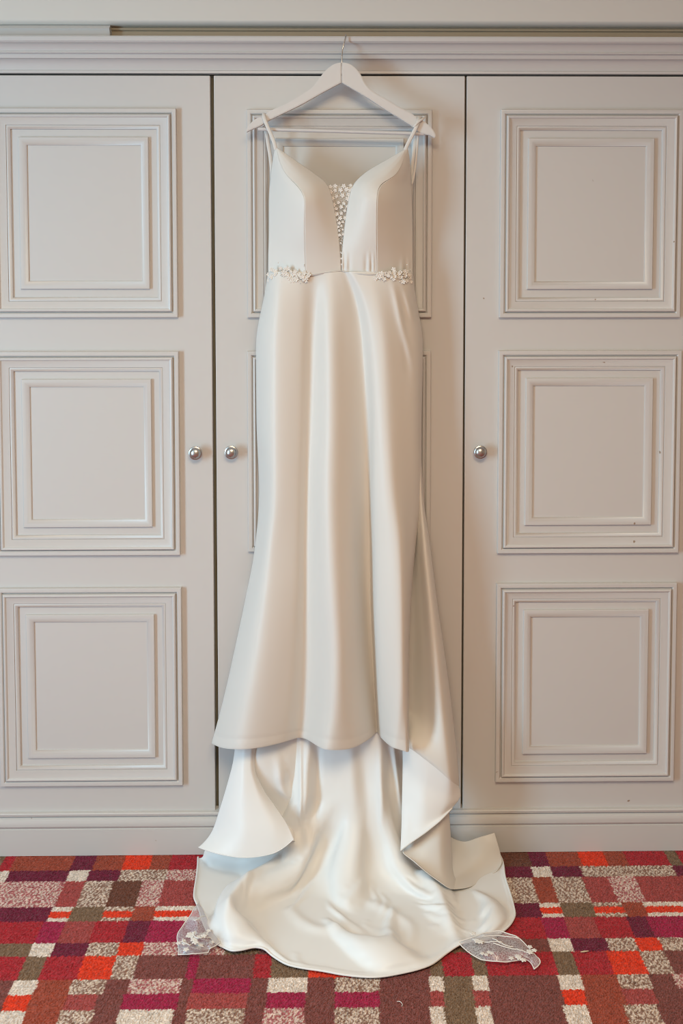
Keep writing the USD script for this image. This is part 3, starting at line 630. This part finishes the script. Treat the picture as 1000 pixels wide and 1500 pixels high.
fine = resize(small, GT.shape[:2]); fine = gaussian_filter1d(gaussian_filter1d(fine, 1.5, 0), 1.5, 1)
bl = np.clip((np.linspace(0, 1, GT.shape[0])[:, None, None] - .25) / .1, 0, 1) * np.clip((1 - np.linspace(0, 1, GT.shape[0])[:, None, None]) / .02, 0, 1)
GT = GT * (1 - bl) + fine * bl
crum = np.zeros(GT.shape[:2])
for path, wd, ht in (([(505, 1336), (528, 1350), (537, 1364)], .007, .007), ([(543, 1308), (566, 1318), (592, 1332)], .009, .008), ([(585, 1328), (603, 1345), (597, 1368)], .008, .008),
                     ([(556, 1350), (577, 1363)], .009, .007), ([(425, 1318), (465, 1345), (500, 1343)], .010, .008), ([(620, 1300), (640, 1322), (652, 1350)], .008, .007), ([(365, 1300), (352, 1330), (340, 1352)], .006, .006)):
    q = [PZ(x, y, .03)[:2] for x, y in spline(np.array(path, float), 12)]
    dd = np.min([seg_d(GT[..., :2], np.array(a), np.array(b))[0] for a, b in zip(q[:-1], q[1:])], axis=0)
    crum = np.maximum(crum, ht * np.exp(-(dd / wd) ** 2))
GT[..., 2] += gaussian_filter1d(gaussian_filter1d(crum, 2.5, 0), 2.5, 1) * np.clip((.2 - GT[..., 2]) / .1, 0, 1)
GT[..., 2] = np.maximum(GT[..., 2], 0.003)
train = obj('train', solid(GT, 0.0016), lining, dr, smooth=True)
obj('hem_piping', tube(GT[-1] + np.array([0, 0, 0.0005]), 0.0023, 10, ny=(0.02, 0.03, 1)), lining, train, smooth=True)
obj('hem_piping', tube(GD[-1], 0.0014, 8), lining, dr, smooth=True)
obj('hem_piping', tube(GB[-1], 0.0014, 8), ivory, dr, smooth=True)

# pleats of the lining under the hem
# straps
def strap(q, r=0.0042, flat=0.35): return tube(spline([P(*a) for a in q], 40), r, 12, flat)
obj('strap', strap([(404, 219, .072), (398, 200, .073), (391, 184, .074), (387, 174, .073), (386, 167, .067), (387, 166, .059), (388.5, 176, .050), (391, 200, .045), (397, 240, .040), (398, 300, .038), (400, 352, .040)]), ivory, dr, smooth=True)
obj('strap', strap([(593, 220, .072), (601, 203, .074), (609, 187, .075), (613, 176, .073), (613.5, 172, .067), (613, 171.5, .058), (611, 182, .050), (608, 205, .045), (604, 240, .042), (601, 300, .040), (600, 352, .040)]), ivory, dr, smooth=True)
obj('strap_loop', strap([(606, 186, .075), (610, 181, .078), (616, 176, .076), (621, 172, .070), (619, 171, .060), (613, 190, .052), (611, 212, .048), (608, 245, .046), (603, 270, .045)], .0024), ivory, dr, smooth=True)

# plunge insert: sheer net with little thread flowers
ins = [pts((480, 273, .0905), (488, 274, .0900), (498, 273, .0895), (508, 274, .0900), (517, 273, .0905)),
       pts((486, 292, .0905), (492, 292, .089), (498.5, 292, .0885), (505, 292, .089), (512, 292, .0905)),
       pts((491, 315, .0885), (495, 315, .0875), (499, 315, .087), (503, 315, .0875), (508, 315, .0885)),
       pts((496, 348, .0865), (498, 348, .0862), (499.5, 348, .086), (501, 348, .0862), (503.5, 348, .0865)),
       pts((499, 393, .085), (499.3, 393, .085), (499.8, 393, .085), (500.2, 393, .085), (500.8, 393, .085))]
insert = obj('plunge_insert', solid(loft(ins, 24, 60), 0.0004), net, dr, smooth=True, label='sheer net insert')
def flower(c, r, ang, tilt=0.25, petals=5):
    """A small raised five-petal thread flower facing the room (-y)."""
    ms = []
    for k in range(petals):
        a = ang + 2 * math.pi * k / petals
        s = trimesh.creation.icosphere(1, 1.0); s.apply_scale((r * 0.36, r * 0.16, r * 0.50))
        s.apply_translation((0, 0, r * 0.55)); s.apply_transform(trimesh.transformations.rotation_matrix(tilt, (1, 0, 0)))
        s.apply_transform(trimesh.transformations.rotation_matrix(a, (0, 1, 0))); ms.append(s)
    s = trimesh.creation.icosphere(1, r * 0.24); s.apply_translation((0, -r * 0.12, 0)); ms.append(s)
    m = cat(ms); m.apply_translation(c); return m
def edge_x(y, left):
    ys = [273, 292, 315, 348, 375, 393]; xs = [481, 486, 491, 496, 498.3, 499.5] if left else [516, 511, 507, 503, 500.8, 500.5]
    return np.interp(y, ys, xs)
fs, kept = [], []
for k in range(1400):
    y = rng.uniform(271, 390); a, b = edge_x(y, True) + .8, edge_x(y, False) - .8
    if b - a < .4: b = a + .4
    x = rng.uniform(a, b); sp = 6.2 if y < 322 else 5.2 if y < 345 else 7.5
    if any((x - q[0]) ** 2 + (y - q[1]) ** 2 < sp ** 2 for q in kept): continue
    kept.append((x, y)); fs.append(flower(P(x, y, .0905 - max(0, (y - 300)) * 4e-5), (0.0052 if y < 320 else 0.0040 if y < 345 else 0.0026) * rng.uniform(.75, 1.15), rng.uniform(0, 6)))
for k in range(160):
    y = 271 + 100 * rng.random() ** 1.5; x = rng.uniform(edge_x(y, True) + .5, edge_x(y, False) - .5)
    q = trimesh.creation.icosphere(1, rng.uniform(.0006, .0011)); q.apply_translation(P(x, y, .091 - max(0, (y - 300)) * 4e-5)); fs.append(q)
obj('lace_flowers', cat(fs), beads, insert, smooth=True, kind='stuff')
def waist(x0, x1, seed, d_of):
    r = np.random.default_rng(seed); ms = []
    for k in range(46):
        x = r.uniform(x0, x1); u = (x - x0) / (x1 - x0)
        y = 403.5 + r.normal(0, 4.2) * (1.15 if .2 < u < .85 else .8); y = min(max(y, 393), 415)
        ms.append(flower(P(x, y, d_of(x) + r.uniform(0.000, 0.0025)), r.uniform(.0038, .0060), r.uniform(0, 6), r.uniform(.1, .4)))
    for k in range(40):
        x = r.uniform(x0, x1); y = 403 + r.normal(0, 6)
        s = trimesh.creation.icosphere(1, r.uniform(.0010, .0017)); s.apply_translation(P(x, y, d_of(x) + .003)); ms.append(s)
    return cat(ms)
obj('waist_lace', waist(393, 452, 3, lambda x: np.interp(x, [393, 397, 412, 440, 460], [.052, .072, .089, .096, .094])), beads, dr, smooth=True, label='left raised lace flower trim at the waist')
obj('waist_lace', waist(549, 604, 4, lambda x: np.interp(x, [535, 565, 592, 600, 604], [.101, .098, .080, .064, .052])), beads, dr, smooth=True, label='right raised lace flower trim at the waist')
# waist seam
obj('waist_seam', tube(spline([P(*a) for a in ((448, 403.5, .0965), (470, 400, .0945), (490, 397.5, .0925), (500, 397, .0905), (507, 398, .092), (520, 400, .0985), (552, 402, .099))], 50), 0.0009, 6), ivory, dr, smooth=True)

# lace ends of the train lying on the carpet, sheer with embroidered flowers
def lace(rows, seed, nflow, edge_r=.0012):
    G = loft([[PZ(*a) for a in r] for r in rows], 60, 50, 1.5, 1.5)
    r = np.random.default_rng(seed)
    nz = meshkit.noise(G.reshape(-1, 3) * 55).reshape(G.shape[:2]); G[..., 2] += 0.004 * (nz + 0.3); G[..., 2] = np.maximum(G[..., 2], 0.003)
    o = obj('lace_end', solid(G, 0.0004), tulle, dr, smooth=True, label='sheer embroidered lace on the carpet')
    ms = []
    for k in range(nflow):
        i, j = r.integers(5, 45), r.integers(5, 55); c = G[i, j] + np.array([0, 0, .0022])
        for q in range(4):
            f = flower((0, 0, 0), r.uniform(.0050, .0075), r.uniform(0, 6), .15)
            f.apply_transform(trimesh.transformations.rotation_matrix(math.radians(90), (1, 0, 0)) @ np.eye(4))
            f.apply_scale((1, 1, -0.7) if False else (1, 1, .7)); f.apply_translation(c + np.array([r.normal(0, .009), r.normal(0, .009), 0])); ms.append(f)
    for k in range(4):
        i0, j0 = r.integers(5, 44), r.integers(5, 30); j1 = min(56, j0 + r.integers(15, 28)); i1 = int(np.clip(i0 + r.integers(-18, 18), 3, 46))
        jj = np.linspace(j0, j1, 20); ii = np.linspace(i0, i1, 20) + 5 * np.sin(np.linspace(0, 3, 20)); ii = np.clip(ii, 1, 48)
        ms.append(tube(G[ii.astype(int), jj.astype(int)] + np.array([0, 0, .0012]), .0011, 6, ny=(0, .1, 1)))
    obj('lace_flowers', cat(ms), beads, o, smooth=True, kind='stuff')
    loop = np.vstack([G[0], G[1:, -1], G[-1, -2::-1], G[-2::-1, 0]])
    obj('lace_edge', tube(loop, edge_r, 6, ny=(0.02, .03, 1)), beads, o, smooth=True)
lace([[(291, 1322, .012), (297, 1334, .016), (306, 1352, .014), (322, 1382, .008)],
      [(281, 1339, .022), (287, 1350, .036), (300, 1364, .018), (318, 1386, .010)],
      [(269, 1356, .016), (278, 1366, .014), (290, 1376, .034), (312, 1389, .014)],
      [(259, 1374, .010), (268, 1384, .026), (286, 1386, .012), (308, 1391, .016)],
      [(262, 1392, .004), (276, 1389, .020), (288, 1392, .022), (306, 1394, .010)],
      [(261, 1401, .003), (274, 1400, .006), (288, 1399, .008), (305, 1397, .006)]], 5, 5)
lace([[(672, 1382, .010), (700, 1372, .018), (728, 1366, .020), (752, 1372, .022), (770, 1386, .018), (786, 1404, .010)],
      [(676, 1388, .010), (702, 1385, .020), (730, 1382, .022), (752, 1386, .022), (772, 1394, .018), (791, 1411, .008)],
      [(690, 1400, .008), (708, 1398, .014), (730, 1398, .018), (752, 1398, .016), (770, 1404, .012), (788, 1417, .006)],
      [(704, 1408, .005), (716, 1410, .006), (732, 1411, .008), (752, 1410, .006), (771, 1408, .005), (782, 1422, .004)]], 9, 4)

# bits on the carpet
a, b = PZ(850, 1394.5, .003), PZ(862, 1393, .003)
q = thing('wood_sliver', 'tiny pale sliver lying on the dark plum carpet cell to the right of the train', 'debris')
obj('sliver', tube(np.linspace(a, b, 5), [.0008, .0014, .0016, .0013, .0006], 6, ny=(0, .1, 1)), plain('pale_straw', (.62, .50, .34), .7), q)
q = thing('loose_thread', 'short curled pale thread lying on the maroon carpet in front of the train', 'thread')
obj('strand', tube(spline([PZ(581, 1467, .003), PZ(586, 1467.5, .003), PZ(589, 1471, .003), PZ(588, 1474, .003)], 16), .0006, 6, ny=(0, .1, 1)), beads, q)
